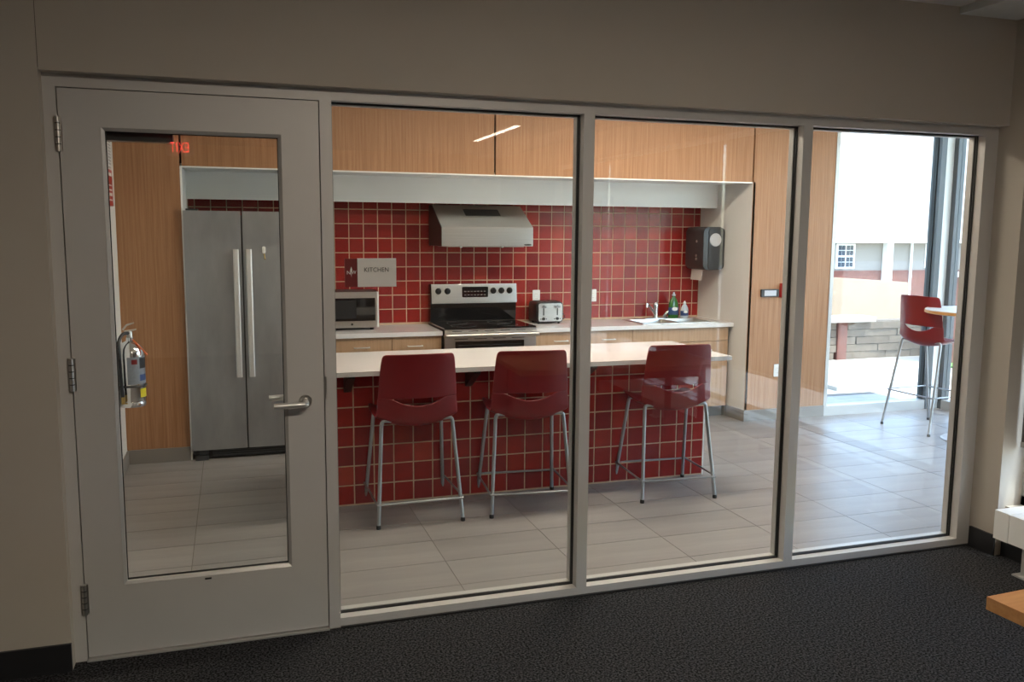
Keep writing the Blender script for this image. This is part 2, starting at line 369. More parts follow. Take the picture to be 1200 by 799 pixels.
for a in ((gx0 + t, gx1 - t, gz0, gz0 + t), (gx0 + t, gx1 - t, gz1 - t, gz1)): box(bm, a[0], a[1], y0, .0238, a[2], a[3]); box(bm, a[0], a[1], .0302, y1, a[2], a[3])
obj('gasket', bm, 'gasket', dr)
lat = obj('lever_handle', lathe(bmn(), [(.0, 0), (.026, 0), (.027, .006), (.024, .010), (.0, .010)], n=28), 'steel', dr, local=True, smooth=True)
lat.location = (.834 - .45, .003, .97); lat.rotation_euler = (PI / 2, 0, 0)
l2 = obj('lever', tube(bmn(), curve([(.834, -.006, .97), (.834, -.03, .97), (.833, -.050, .968), (.825, -.06, .968), (.80, -.062, .968), (.709, -.062, .966)], 5), .0115, 14), 'handle_steel', dr, smooth=True)
l3 = obj('lever_handle', lathe(bmn(), [(.0, 0), (.026, 0), (.027, .006), (.024, .010), (.0, .010)], n=28), 'steel', dr, local=True, smooth=True)
l3.location = (.834 - .45, .048, .97); l3.rotation_euler = (-PI / 2, 0, 0)
obj('lever', tube(bmn(), curve([(.834, .057, .97), (.834, .09, .97), (.828, .108, .97), (.80, .112, .97), (.698, .112, .968)], 5), .0115, 14), 'handle_steel', dr, smooth=True)
for za, zb_ in ((1.922, 2.044), (1.054, 1.175), (.188, .306)):
    h = obj('hinge', cyl(bmn(), (-.002, -.008, za), (-.002, -.008, zb_), .0085, 14), 'steel', dr, smooth=True)
    for k in range(1, 5): obj('hinge_knuckle', cyl(bmn(), (-.002, -.008, za + (zb_ - za) * k / 5 - .0015), (-.002, -.008, za + (zb_ - za) * k / 5 + .0015), .0092, 14), 'base_black', h)
    B('hinge_leaf', 'steel', h, -.016, .012, -.0015, .003, za, zb_)
cb = B('door_closer', 'dark_plastic', dr, .13, .375, .056, .115, 1.972, 2.032, bev=.004)
obj('closer_arm', tube(bmn(), [(.30, .09, 2.04), (.42, .16, 2.06), (.52, .10, 2.12), (.60, .10, 2.16)], .009, 8), 'dark_plastic', dr)
B('strike_plate', 'steel', dr, XB_ + .002, XB_ + .012, -.0006, .02, .975, 1.066)
B('threshold', 'metal_light', dr, -.004, XB_ + .004, -.014, FD, 0, .008, bev=.002)
B('viewer_plug', 'gasket', dr, .43, .455, .0015, .01, .272, .279, bev=.002)

# sign on the glass
sg = thing('room_sign', 'white KITCHEN room sign with a red emblem stripe stuck on the glass', 'sign', (1.108, .05, 1.478))
sp = B('sign_plate', 'sign_white', sg, 1.056, 1.212, .043, .0517, 1.423, 1.536, bev=.0008)
B('sign_border', 'white_plastic', sg, 1.0545, 1.2135, .0445, .0512, 1.4215, 1.5375)
B('emblem_panel', 'sign_red', sg, 1.004, 1.055, .0445, .0515, 1.4215, 1.5365, bev=.0006)
def letters(s, size, mat, parent, wx, wy, wz, sx=1., spacing=1., rot=(PI / 2, 0, 0), name='lettering'):
    me = text_mesh(s, size, spacing=spacing); o = obj(name, me, mat, parent, local=True)
    r = rootmat(parent); o.location = r.inverted() @ Vector((wx, wy, wz)); o.rotation_euler = rot; o.scale = (sx, 1, 1); return o
letters('KITCHEN', .0255, 'sign_ink', sg, 1.132, .0428, 1.4905, .92, 1.05)
letters('N', .021, 'sign_white', sg, 1.0195, .0442, 1.4795); letters('W', .021, 'sign_white', sg, 1.0405, .0442, 1.4805, .85)
obj('emblem', prism(bmn(), [(1.0300, 1.461), (1.0318, 1.482), (1.0345, 1.491), (1.0300, 1.504), (1.0255, 1.491), (1.0282, 1.482)], 'y', .0436, .0446), 'sign_white', sg)

# ================================================================== KITCHEN FIXED UNITS
CT, CB, CY = .859, .824, 3.20
def handle(parent, xc, z, y):
    bm = bmn(); h = .0575
    tube(bm, curve([(xc - h, y, z), (xc - h, y - .022, z), (xc - h + .01, y - .028, z), (xc + h - .01, y - .028, z), (xc + h, y - .022, z), (xc + h, y, z)], 4), .0048, 8)
    obj('handle', bm, 'handle_steel', parent, smooth=True)
def cabinet(xa, xb, label, hx, y=3.225, doors=1, dz=.685, top=CB - .004):
    c = thing('base_cabinet', label, 'cabinet', ((xa + xb) / 2, y, 0), group='base cabinets under the splashback counter')
    B('carcass', 'drawer_wood', c, xa + .001, xb - .001, y + .02, YB - .005, .1, top); B('toe_kick', 'base_grey', c, xa, xb, y + .07, y + .085, 0, .1)
    d = B('drawer', 'drawer_wood', c, xa + .0025, xb - .0025, y, y + .019, dz, CB - .006, bev=.001)
    if hx: handle(d, hx, .746, y)
    w = (xb - xa) / doors
    for k in range(doors):
        e = B('door', 'drawer_wood', c, xa + k * w + .0025, xa + (k + 1) * w - .0025, y, y + .019, .105, dz - .004, bev=.001)
        handle(e, xa + (k + .5) * w, .62, y)
    return c
cabinet(1.205, 1.757, 'wood-look base cabinet below the microwave', 1.52, doors=1)
cabinet(1.757, 2.160, 'narrow wood-look base cabinet touching the range beside the microwave end', 1.942)
cabinet(2.952, 3.42, 'wood-look base cabinet below the toaster', 3.185)
cabinet(3.42, 3.85, 'wood-look base cabinet between the toaster cabinet and the sink cabinet', 3.62)
cabinet(3.85, 4.80, 'wide wood-look sink cabinet without a drawer handle', None, doors=2, dz=.70, top=.69)
c1 = thing('worktop', 'short pale quartz worktop under the microwave', 'worktop', (1.68, 3.5, CB))
B('slab', 'quartz', c1, 1.20, 2.163, CY, YB - .004, CB, CT, bev=.003)
c2 = thing('worktop', 'long pale quartz worktop holding the sink and toaster', 'worktop', (3.9, 3.5, CB))
bm = bmn(); SX0, SX1, SY0, SY1 = 3.985, 4.69, 3.285, 3.70
box(bm, 2.950, SX0, CY, YB - .004, CB, CT); prism(bm, [(SX1, CY), (4.836, CY), (4.806, YB - .01), (SX1, YB - .01)], 'z', CB, CT); box(bm, SX0, SX1, CY, SY0, CB, CT); box(bm, SX0, SX1, SY1, YB - .004, CB, CT)
obj('slab', bm, 'quartz', c2)
# sink
sk = thing('kitchen_sink', 'double bowl stainless sink set into the worktop', 'sink', (4.335, 3.49, CT))
bm = bmn(); zr0, zr1 = CT + .0005, CT + .006
bx = [(SX0 + .02, 4.325), (4.355, SX1 - .02)]; by0, by1 = SY0 + .02, SY1 - .075
box(bm, SX0 - .018, SX1 + .016, SY0 - .018, by0, zr0, zr1); box(bm, SX0 - .018, SX1 + .016, by1, SY1 + .012, zr0, zr1)
box(bm, SX0 - .018, bx[0][0], by0, by1, zr0, zr1); box(bm, bx[0][1], bx[1][0], by0, by1, zr0, zr1); box(bm, bx[1][1], SX1 + .016, by0, by1, zr0, zr1)
obj('rim', bm, 'steel_h', sk)
for a, b in bx:
    bm = bmn(); v = [bm.verts.new(p) for p in ((a, by0, zr1), (b, by0, zr1), (b, by1, zr1), (a, by1, zr1), (a + .02, by0 + .02, zr1 - .16), (b - .02, by0 + .02, zr1 - .16), (b - .02, by1 - .02, zr1 - .16), (a + .02, by1 - .02, zr1 - .16))]
    for f in ((0, 4, 5, 1), (1, 5, 6, 2), (2, 6, 7, 3), (3, 7, 4, 0), (4, 7, 6, 5)): bm.faces.new([v[i] for i in f])
    bo = obj('bowl', bm, 'steel_h', sk); obj('drain', lathe(bmn(), [(.0, -.157), (.04, -.157), (.042, -.155), (.02, -.153), (.0, -.153)], ((a + b) / 2, (by0 + by1) / 2, zr1)), 'chrome', bo)
fc = thing('faucet', 'chrome single lever faucet behind the sink bowls', 'faucet', (4.30, 3.675, CT + .006))
obj('deck_plate', prism(bmn(), rrect(4.18, 4.40, 3.652, 3.70, .022), 'z', CT + .0062, CT + .014), 'chrome', fc, bev=.002)
obj('body', lathe(bmn(), [(.0, 0), (.026, 0), (.024, .02), (.021, .06), (.024, .085), (.026, .12), (.018, .140), (.0, .143)], (4.30, 3.675, CT + .014)), 'chrome', fc, smooth=True)
obj('spout', tube(bmn(), curve([(4.29, 3.667, .905), (4.235, 3.62, .955), (4.17, 3.55, .995), (4.12, 3.50, 1.008)], 5), .011, 12), 'chrome', fc, smooth=True)
obj('aerator', cyl(bmn(), (4.118, 3.498, 1.022), (4.112, 3.492, .985), .014, 14), 'chrome', fc, smooth=True)
obj('lever', tube(bmn(), [(4.30, 3.675, 1.010), (4.302, 3.66, 1.022), (4.305, 3.64, 1.028)], .006, 10), 'chrome', fc, smooth=True)
spz = thing('side_sprayer', 'small chrome side sprayer next to the faucet', 'sprayer', (4.405, 3.675, CT + .006))
obj('holder', lathe(bmn(), [(.0, 0), (.022, 0), (.02, .012), (.012, .02), (.0, .02)], (4.405, 3.675, CT + .0064), 18), 'dark_plastic', spz, smooth=True)
obj('head', tube(bmn(), curve([(4.385, 3.675, .885), (4.40, 3.672, .905), (4.425, 3.668, .925), (4.44, 3.665, .93)], 4), .012, 12, .017), 'chrome', spz, smooth=True)
def bottle(x, y, z, h, w, d, body, lab, label, cap, band):
    b = thing('soap_bottle', label, 'bottle', (x, y, z))
    prof = [(.40, 0), (.46, .015), (.5, .07), (.5, .40), (.44, .58), (.30, .72), (.17, .80), (.15, .86)]
    bm = bmn(); n = 24; rings = []
    for r, t in prof: rings.append([bm.verts.new((r * w * math.cos(2 * PI * j / n), r * d * math.sin(2 * PI * j / n), t * h)) for j in range(n)])
    for a, c in zip(rings, rings[1:]):
        for j in range(n): bm.faces.new((a[j], a[(j + 1) % n], c[(j + 1) % n], c[j]))
    bm.faces.new(rings[0][::-1]); bm.faces.new(rings[-1]); obj('body', bm, body, b, smooth=True, local=True)
    bm = bmn(); r0 = []; r1 = []
    for j in range(17):
        t = PI + PI * (j + .0) / 16; r0.append(bm.verts.new((.507 * w * math.cos(t), .51 * d * math.sin(t), .14 * h))); r1.append(bm.verts.new((.507 * w * math.cos(t), .51 * d * math.sin(t), .42 * h)))
    for j in range(16): bm.faces.new((r0[j], r0[j + 1], r1[j + 1], r1[j]))
    la = obj('label', bm, lab, b, smooth=True, local=True)
    obj('label_mark', prism(bmn(), [(.28 * w * math.cos(t * PI / 8), h * (.36 + .07 * math.sin(t * PI / 8))) for t in range(16)], 'y', -.515 * d - .0012, -.515 * d + .001), 'sign_white', la, local=True)
    obj('cap', lathe(bmn(), [(.0, 0), (.17 * w, 0), (.17 * w, .05 * h), (.10 * w, .06 * h), (.08 * w, .13 * h), (.0, .135 * h)], (0, 0, .855 * h), 16), cap, b, smooth=True, local=True)
bottle(4.474, 3.655, CT + .0065, .245, .105, .055, 'soap_green', 'label_blue', 'tall green dish soap bottle behind the sink', 'soap_clear', 0)
bottle(4.590, 3.655, CT + .0065, .160, .082, .045, 'soap_clear', 'label_blue', 'small clear and blue soap bottle behind the sink', 'white_plastic', 0)

# island
isl = thing('kitchen_island', 'red tiled kitchen island in front of the stools', 'island', (2.3, 1.9, 0))
YP = 1.615; IX0, IX1 = .995, 3.613
B('body', 'grout', isl, IX0, IX1, YP - .0012, 2.13, 0, .832)
for i in range(-2, 20):
    xa = max(1.235 + .1206 * i, IX0); xb = min(1.235 + .1206 * (i + 1), IX1)
    for j in range(7):
        za = .006 + TS * j; zb_ = min(za + TS, .832)
        if xb - xa > .01: tile_at(isl, xa, xb, za, zb_, YP - .003)
for x in (1.20, 1.945, 2.70, 3.45): obj('bracket', prism(bmn(), [(1.612, .826), (1.40, .826), (1.40, .812), (1.60, .70), (1.612, .70)], 'x', x - .02, x + .02), 'black_plastic', isl)
B('edge_trim', 'white_panel', isl, IX1, IX1 + .008, YP - .002, 2.13, 0, .832)
it = thing('worktop', 'long white quartz breakfast bar top on the tiled island', 'worktop', (2.3, 1.75, .832))
B('slab', 'quartz', it, .95, 3.648, 1.345, 2.16, .8325, .860, bev=.003)

# refrigerator
fr = thing('refrigerator', 'stainless side by side refrigerator behind the glass door', 'refrigerator', (.70, 3.2, 0))
FY = 2.955
B('cabinet_body', 'dark_plastic', fr, .268, 1.165, FY + .065, 3.70, .03, 1.755, bev=.004)
for a, b, hx in ((.262, .643, .603), (.652, 1.168, .690)):
    d = B('door', 'fridge_steel', fr, a, b, FY, FY + .062, .075, 1.782, bev=.008, smooth=True, seg=3)
    bm = bmn(); prism(bm, rrect(hx - .020, hx + .020, FY - .060, FY - .030, .010, 4), 'z', .605, 1.515); obj('handle', bm, 'handle_steel', d, smooth=True)
    for z in (.63, 1.49): B('handle_standoff', 'steel', d, hx - .012, hx + .012, FY - .032, FY + .004, z - .02, z + .02)
B('hinge_cover', 'dark_plastic', fr, .28, .36, FY + .01, FY + .10, 1.783, 1.795); B('hinge_cover', 'dark_plastic', fr, 1.07, 1.15, FY + .01, FY + .10, 1.783, 1.795)
gr_ = B('kick_grille', 'black_plastic', fr, .285, 1.16, FY + .03, FY + .06, .012, .07)
for k in range(3): B('grille_slat', 'dark_plastic', gr_, .40, 1.15, FY + .024, FY + .031, .022 + .016 * k, .03 + .016 * k)
B('foot', 'dark_plastic', fr, .283, .372, FY + .0, FY + .03, .0, .035, bev=.003); B('foot', 'dark_plastic', fr, .31, .37, FY + .012, FY + .05, .042, .07)
B('foot', 'dark_plastic', fr, 1.06, 1.15, FY + .0, FY + .03, .0, .035, bev=.003)
mg = thing('magnet_hook', 'small cream magnet hook stuck on the refrigerator door', 'magnet', (.795, FY - .001, 1.47))
obj('clip', prism(bmn(), rrect(.783, .807, 1.485, 1.535, .011), 'y', FY - .014, FY - .0003), 'sign_white', mg, bev=.003, smooth=True)
obj('hook', tube(bmn(), curve([(.797, FY - .008, 1.49), (.799, FY - .008, 1.46), (.80, FY - .014, 1.445), (.803, FY - .02, 1.45)], 4), .004, 8), 'brass', mg, smooth=True)

# range
rg = thing('kitchen_range', 'stainless electric range with a black glass cooktop', 'range', (2.558, 3.45, 0))
RX0, RX1, RY = 2.172, 2.944, 3.165
B('body', 'black_plastic', rg, RX0, RX1, RY + .035, 3.765, .03, .872)
B('cooktop', 'black_glass', rg, RX0 - .002, RX1 + .002, RY + .012, 3.70, .8725, .884, bev=.003)
for bx_, by_, r_ in ((2.37, 3.33, .105), (2.75, 3.33, .085), (2.37, 3.55, .085), (2.75, 3.55, .105)):
    bm = bmn(); tube(bm, [(bx_ + r_ * math.cos(t * PI / 16), by_ + r_ * math.sin(t * PI / 16), .8842) for t in range(32)], .0012, 5, closed=True); obj('burner_ring', bm, 'dark_plastic', rg)
B('front_trim', 'steel_h', rg, RX0, RX1, RY, RY + .035, .835, .872, bev=.004)
for k in range(5): B('trim_slot', 'gasket', rg, RX0 + .06 + k * .135, RX0 + .14 + k * .135, RY - .0012, RY + .003, .855, .8595)
od = B('oven_door', 'steel_h', rg, RX0, RX1, RY, RY + .035, .20, .830, bev=.006, smooth=True)
obj('oven_handle', tube(bmn(), curve([(RX0 + .005, RY, .822), (RX0 + .012, RY - .04, .826), (RX0 + .05, RY - .052, .828), (RX1 - .05, RY - .052, .828), (RX1 - .012, RY - .04, .826), (RX1 - .005, RY, .822)], 4), .017, 14), 'steel_h', od, smooth=True)
for k in range(4): B('door_slot', 'gasket', od, RX0 + .08 + k * .16, RX0 + .19 + k * .16, RY - .001, RY + .003, .792, .797)
B('oven_window', 'black_glass', od, RX0 + .085, RX1 - .105, RY - .003, RY + .004, .36, .775, bev=.002)
B('oven_rack', 'dark_plastic', od, RX0 + .11, RX1 - .13, RY - .0045, RY - .0028, .742, .746)
B('storage_drawer', 'steel_h', rg, RX0, RX1, RY, RY + .035, .045, .193, bev=.004)
bm = bmn(); prism(bm, [(3.70, .884), (3.768, .884), (3.768, 1.205), (3.722, 1.205), (3.705, 1.19), (3.690, 1.04), (3.690, 1.035)], 'x', RX0 + .002, RX1 - .002)
bg = obj('backguard', bm, 'black_glass', rg, bev=.003)
def tilted(y_at_top, y_at_bot, zt, zb_): return lambda z: y_at_bot + (y_at_top - y_at_bot) * (z - zb_) / (zt - zb_)
ypan = tilted(3.700, 3.683, 1.202, 1.04)
obj('control_panel', prism(bmn(), [(ypan(1.04), 1.04), (3.70, 1.035), (3.715, 1.203), (ypan(1.202), 1.203)], 'x', RX0 + .012, RX1 + .002), 'steel_h', rg, bev=.002)
for kx in (2.243, 2.323, 2.732, 2.806, 2.880):
    k = obj('control_knob', lathe(bmn(), [(.0, 0), (.027, 0), (.027, .006), (.021, .012), (.019, .028), (.0, .030)], n=22), 'black_plastic', rg, local=True, smooth=True)
    k.location = (kx - 2.558, ypan(1.145) - .001 - 3.45, 1.145); k.rotation_euler = (PI / 2 + .1, 0, 0)
    p_ = B('knob_pointer', 'dark_plastic', k, -.0035, .0035, -.02, .02, .029, .035, local=True)
dp = obj('display', prism(bmn(), rrect(2.452, 2.684, 1.090, 1.180, .008), 'y', 3.686, 3.70), 'black_glass', rg)
bm = bmn()
for r_ in range(2):
    for c_ in range(7): box(bm, 2.47 + c_ * .029, 2.487 + c_ * .029, 3.6845, 3.6865, 1.107 + r_ * .03, 1.114 + r_ * .03)
obj('display_marks', bm, 'base_grey', dp)
for sx in (RX0 + .04, RX1 - .04):
    for sy in (3.25, 3.70): obj('foot', lathe(bmn(), [(0, 0), (.018, 0), (.018, .03), (0, .03)], (sx, sy, 0), 12), 'black_plastic', rg)

# range hood
hd = thing('range_hood', 'stainless under-cabinet range hood above the range', 'range hood', (2.57, 3.5, 1.525))
HX0, HX1, HY = 2.182, 2.962, 3.315
sh = obj('shell', prism(bmn(), [(HY, 1.533), (YB - .006, 1.533), (YB - .006, 1.872), (3.66, 1.872), (HY + .004, 1.690), (HY, 1.682)], 'x', HX0 + .003, HX1), 'steel_h', hd, bev=.003)
obj('side_panel', prism(bmn(), [(HY + .004, 1.534), (YB - .006, 1.534), (YB - .006, 1.870), (3.66, 1.870), (HY + .006, 1.688)], 'x', HX0, HX0 + .003), 'black_plastic', hd)
def on_slope(t): return (HY + .004 + (3.66 - HY - .004) * t, 1.690 + (.182) * t)
(ya, za), (yb_, zb_) = on_slope(.50), on_slope(.80)
nrm = Vector((-.182, .341)).normalized() * .003
obj('vent_frame', prism(bmn(), [(ya - .02 + nrm.x * .4, za - .0107 + nrm.y * .4), (yb_ + .012 + nrm.x * .4, zb_ + .0064 + nrm.y * .4), (yb_ + .012, zb_ + .0064), (ya - .02, za - .0107)], 'x', 2.405, 2.765), 'steel_h', hd)
obj('vent_slot', prism(bmn(), [(ya + nrm.x, za + nrm.y), (yb_ + nrm.x, zb_ + nrm.y), (yb_, zb_), (ya, za)], 'x', 2.43, 2.735), 'black_plastic', hd)
obj('badge', prism(bmn(), [(2.915 + .034 * math.cos(t * PI / 10), 1.546 + .007 * math.sin(t * PI / 10)) for t in range(20)], 'y', HY - .003, HY + .001), 'chrome', hd)
B('filter', 'steel', hd, HX0 + .06, HX1 - .06, HY + .06, YB - .08, 1.526, 1.534)
for x in (2.35, 2.70): obj('button', cyl(bmn(), (x, HY + .03, 1.522), (x, HY + .03, 1.534), .012, 12), 'chrome', hd)

# microwave
mw = thing('microwave', 'stainless countertop microwave with a black door', 'microwave', (1.43, 3.55, CT))
MX0, MX1, MY = 1.203, 1.690, 3.43
B('case', 'dark_plastic', mw, MX0 + .004, MX1 - .004, MY + .02, 3.74, .878, 1.168, bev=.006)
B('front_frame', 'steel_h', mw, MX0, MX1 - .012, MY, MY + .02, .880, 1.166, bev=.003)
B('door_glass', 'black_glass', mw, MX0 + .02, MX1 - .030, MY - .006, MY + .001, .935, 1.118, bev=.002)
B('door_window', 'black_plastic', mw, MX0 + .05, 1.51, MY - .0075, MY - .0055, .955, 1.10)
B('door_edge', 'white_plastic', mw, MX1 - .012, MX1, MY - .002, MY + .02, .880, 1.166, bev=.002)
obj('badge', cyl(bmn(), (1.475, MY - .002, .908), (1.475, MY + .001, .908), .009, 14), 'gasket', mw)
for a in (MX0 + .05, MX1 - .05):
    for b in (MY + .05, 3.70): obj('foot', lathe(bmn(), [(0, 0), (.014, 0), (.016, .019), (0, .019)], (a, b, CT), 10), 'rubber', mw)

# toaster
to = thing('toaster', 'black and chrome four slice toaster on the worktop', 'toaster', (3.19, 3.63, CT))
TA, TB, TYF, TYB = 3.072, 3.318, 3.515, 3.725
bd = obj('body', prism(bmn(), rrect(TA, TB, CT + .014, 1.050, .03), 'y', TYF, TYB), 'black_plastic', to, bev=.006, smooth=True)
obj('front_plate', prism(bmn(), rrect(TA + .016, TB - .010, CT + .022, 1.038, .02), 'y', TYF - .004, TYF + .002), 'steel_h', to, bev=.0015)
for cx in (3.135, 3.262):
    B('lever_slot', 'black_plastic', to, cx - .005, cx + .005, TYF - .0055, TYF - .003, .935, 1.022)
    lv = obj('lever', prism(bmn(), rrect(cx - .02, cx + .02, .998, 1.018, .006), 'y', TYF - .024, TYF - .004), 'chrome', to, bev=.002)
    k = obj('dial', lathe(bmn(), [(0, 0), (.014, 0), (.012, .012), (0, .013)], n=18), 'black_plastic', to, local=True, smooth=True); k.location = (cx - 3.19, TYF - .004 - 3.63, .905 - CT); k.rotation_euler = (PI / 2, 0, 0)
    for s in (-.026, .026): k = obj('button', lathe(bmn(), [(0, 0), (.005, 0), (.005, .004), (0, .004)], n=10), 'black_plastic', to, local=True); k.location = (cx + s - 3.19, TYF - .004 - 3.63, .903 - CT); k.rotation_euler = (PI / 2, 0, 0)
    for s in (-.024, .024): B('bread_slot', 'gasket', to, cx + s - .013, cx + s + .013, TYF + .03, TYB - .03, 1.046, 1.0515)
for a in (TA + .03, TB - .03):
    for b in (TYF + .03, TYB - .03): obj('foot', lathe(bmn(), [(0, 0), (.01, 0), (.01, .015), (0, .015)], (a, b, CT), 10), 'rubber', to)
obj('cord', tube(bmn(), curve([(TB - .01, 3.70, .93), (3.36, 3.70, .94), (3.405, 3.705, .915), (3.40, 3.70, .885), (3.34, 3.69, CT + .005), (3.30, 3.70, CT + .004)], 6), .0035, 8), 'black_plastic', to, smooth=True)

# wall items
def outlet(x, z, label, y=YB - .003, w=.07, h=.112):
    o = thing('wall_outlet', label, 'outlet', (x, y, z))
    obj('cover_plate', prism(bmn(), rrect(x - w / 2, x + w / 2, z - h / 2, z + h / 2, .006, 3), 'y', y - .006, y), 'white_plastic', o, bev=.0015)
    for s in (-.021, .021):
        r = obj('receptacle', prism(bmn(), rrect(x - .016, x + .016, z + s - .014, z + s + .014, .008, 3), 'y', y - .0085, y - .005), 'sign_white', o)
        for dx in (-.006, .006): B('socket_slot', 'gasket', r, x + dx - .001, x + dx + .001, y - .009, y - .0083, z + s - .004, z + s + .005)
outlet(3.160, 1.082, 'white wall outlet above the toaster'); outlet(3.710, 1.081, 'white wall outlet between the toaster and the sink')
outlet(5.168, .445, 'white wall outlet low on the wood panel', y=YF)
kp = thing('wall_control_panel', 'small dark framed touch panel on the wood panel', 'control panel', (5.05, YF, 1.135))
obj('bezel', prism(bmn(), rrect(4.962, 5.138, 1.103, 1.170, .008), 'y', YF - .022, YF), 'dark_plastic', kp, bev=.002); B('screen', 'screen_grey', kp, 4.99, 5.11, YF - .0232, YF - .0215, 1.113, 1.160)
fa = thing('fire_alarm_pull', 'red fire alarm pull box on the wood panel', 'fire alarm', (5.20, YF, 1.16))
obj('housing', prism(bmn(), rrect(5.155, 5.245, 1.096, 1.222, .008), 'y', YF - .04, YF), 'fire_red', fa, bev=.004); B('pull_bar', 'white_plastic', fa, 5.168, 5.232, YF - .048, YF - .038, 1.135, 1.15); B('label_strip', 'white_plastic', fa, 5.168, 5.21, YF - .0415, YF - .0395, 1.188, 1.205)
# paper towel dispenser on the alcove side wall
pt = thing('paper_towel_dispenser', 'black paper towel dispenser on the alcove side wall', 'dispenser', (4.72, 3.52, 1.52))
obj('housing', prism(bmn(), rrect(4.605, 4.822, 1.322, 1.710, .055), 'y', 3.378, 3.70), 'dark_plastic', pt, bev=.010, smooth=True)
obj('front_cover', prism(bmn(), rrect(4.655, 4.815, 1.330, 1.700, .03), 'y', 3.370, 3.380), 'dark_plastic', pt, bev=.003)
dd = obj('window_disc', lathe(bmn(), [(0, 0), (.060, 0), (.056, .006), (0, .010)], n=26), 'screen_grey', pt, local=True, smooth=True); dd.location = (4.722 - 4.72, 3.371 - 3.52, 1.594 - 1.52); dd.rotation_euler = (PI / 2, 0, 0)
for z in (1.45, 1.42, 1.58): obj('button', cyl(bmn(), (4.608, 3.50, z), (4.600, 3.50, z), .012, 12), 'base_grey', pt)
obj('towel_sheet', prism(bmn(), [(4.655, 1.335), (4.66, 1.335), (4.652, 1.225), (4.647, 1.225)], 'y', 3.47, 3.66), 'paper', pt)

# extinguisher, sign and vent on the side wall
EX, EY, EZ, ER = -.066, 2.50, .515, .084
ex = thing('fire_extinguisher', 'polished steel fire extinguisher with black hose on the white wall', 'fire extinguisher', (EX, EY, EZ))
obj('cylinder', lathe(bmn(), [(0, 0), (ER - .004, 0), (ER, .006), (ER, .028), (ER - .003, .032), (ER - .003, .036), (ER, .04), (ER, .34), (ER - .006, .375), (ER - .028, .405), (.03, .42), (.022, .425), (.022, .445), (0, .446)], (EX, EY, EZ), 32), 'chrome', ex, smooth=True)
bm = bmn(); a_ = []; b_ = []
for j in range(13):
    t = math.radians(-100 + 115 * j / 12); a_.append(bm.verts.new((EX + (ER + .0006) * math.cos(t), EY + (ER + .0006) * math.sin(t), EZ + .15))); b_.append(bm.verts.new((EX + (ER + .0006) * math.cos(t), EY + (ER + .0006) * math.sin(t), EZ + .325)))
for j in range(12): bm.faces.new((a_[j], a_[j + 1], b_[j + 1], b_[j]))
lb = obj('label', bm, 'label_grey', ex, smooth=True)
def arcpatch(name, mat, parent, t0, t1, z0, z1, e):
    bm = bmn(); a = []; b = []
    for j in range(7):
        t = math.radians(t0 + (t1 - t0) * j / 6); a.append(bm.verts.new((EX + (ER + e) * math.cos(t), EY + (ER + e) * math.sin(t), EZ + z0))); b.append(bm.verts.new((EX + (ER + e) * math.cos(t), EY + (ER + e) * math.sin(t), EZ + z1)))
    for j in range(6): bm.faces.new((a[j], a[j + 1], b[j + 1], b[j]))
    return obj(name, bm, mat, parent, smooth=True)
arcpatch('label_block', 'label_blue', lb, -48, 10, .17, .21, .0012); arcpatch('label_block', 'base_black', lb, -48, 10, .25, .318, .0012); arcpatch('label_block', 'sign_red', lb, -82, -58, .28, .31, .0012)
arcpatch('warning_label', 'yellow', ex, -48, -5, .062, .118, .0008)
bm = bmn(); tube(bm, [(EX + (ER + .004) * math.cos(t * PI / 16), EY + (ER + .004) * math.sin(t * PI / 16), EZ + .135) for t in range(32)], .0055, 6, closed=True); obj('strap', bm, 'black_plastic', ex)
B('wall_bracket', 'black_plastic', ex, XL + .001, EX - ER + .006, EY - .03, EY + .03, EZ + .10, EZ + .40)
obj('hose', tube(bmn(), curve([(EX - .005, EY - .01, EZ + .475), (EX - .035, EY - .04, EZ + .47), (EX - .055, EY - .075, EZ + .43), (EX - .055, EY - .095, EZ + .36), (EX - .052, EY - .095, EZ + .2), (EX - .046, EY - .092, EZ + .06)], 6), .011, 12), 'black_plastic', ex, smooth=True)
obj('nozzle', cyl(bmn(), (EX - .046, EY - .092, EZ + .075), (EX - .045, EY - .092, EZ + .03), .012, 12), 'brass', ex, smooth=True)
obj('valve', lathe(bmn(), [(0, 0), (.018, 0), (.018, .03), (.013, .045), (0, .046)], (EX, EY, EZ + .445), 16), 'steel', ex, smooth=True)
obj('carry_handle', prism(bmn(), [(EX - .03, EZ + .478), (EX + .01, EZ + .482), (EX + .04, EZ + .492), (EX + .042, EZ + .500), (EX + .005, EZ + .495), (EX - .03, EZ + .49)], 'y', EY - .012, EY + .012), 'steel', ex, bev=.002)
obj('squeeze_lever', prism(bmn(), [(EX - .035, EZ + .490), (EX - .012, EZ + .520), (EX + .03, EZ + .535), (EX + .028, EZ + .542), (EX - .018, EZ + .530), (EX - .042, EZ + .5)], 'y', EY - .010, EY + .010), 'steel', ex, bev=.002)
obj('seal_tag', tube(bmn(), [(EX + .02, EY - .03, EZ + .435), (EX + .06, EY - .045, EZ + .39), (EX + .105, EY - .05, EZ + .335)], .004, 6, .006), 'orange', ex)
es = thing('extinguisher_sign', 'narrow red and white safety sign on the white side wall', 'sign', (XL, 2.66, 1.92))
B('sign_plate', 'fire_red', es, XL + .0005, XL + .004, 2.66, 2.88, 1.80, 2.035, bev=.001)
for z, h in ((1.995, .02), (1.93, .008), (1.90, .008), (1.865, .02), (1.835, .008)): B('sign_mark', 'sign_white', es, XL + .0035, XL + .005, 2.70, 2.84, z, z + h)
vt = thing('wall_vent', 'small white perforated vent high on the side wall', 'vent', (XL, 2.62, 2.13))
B('vent_plate', 'white_plastic', vt, XL + .0005, XL + .012, 2.64, 2.82, 2.05, 2.25, bev=.002)
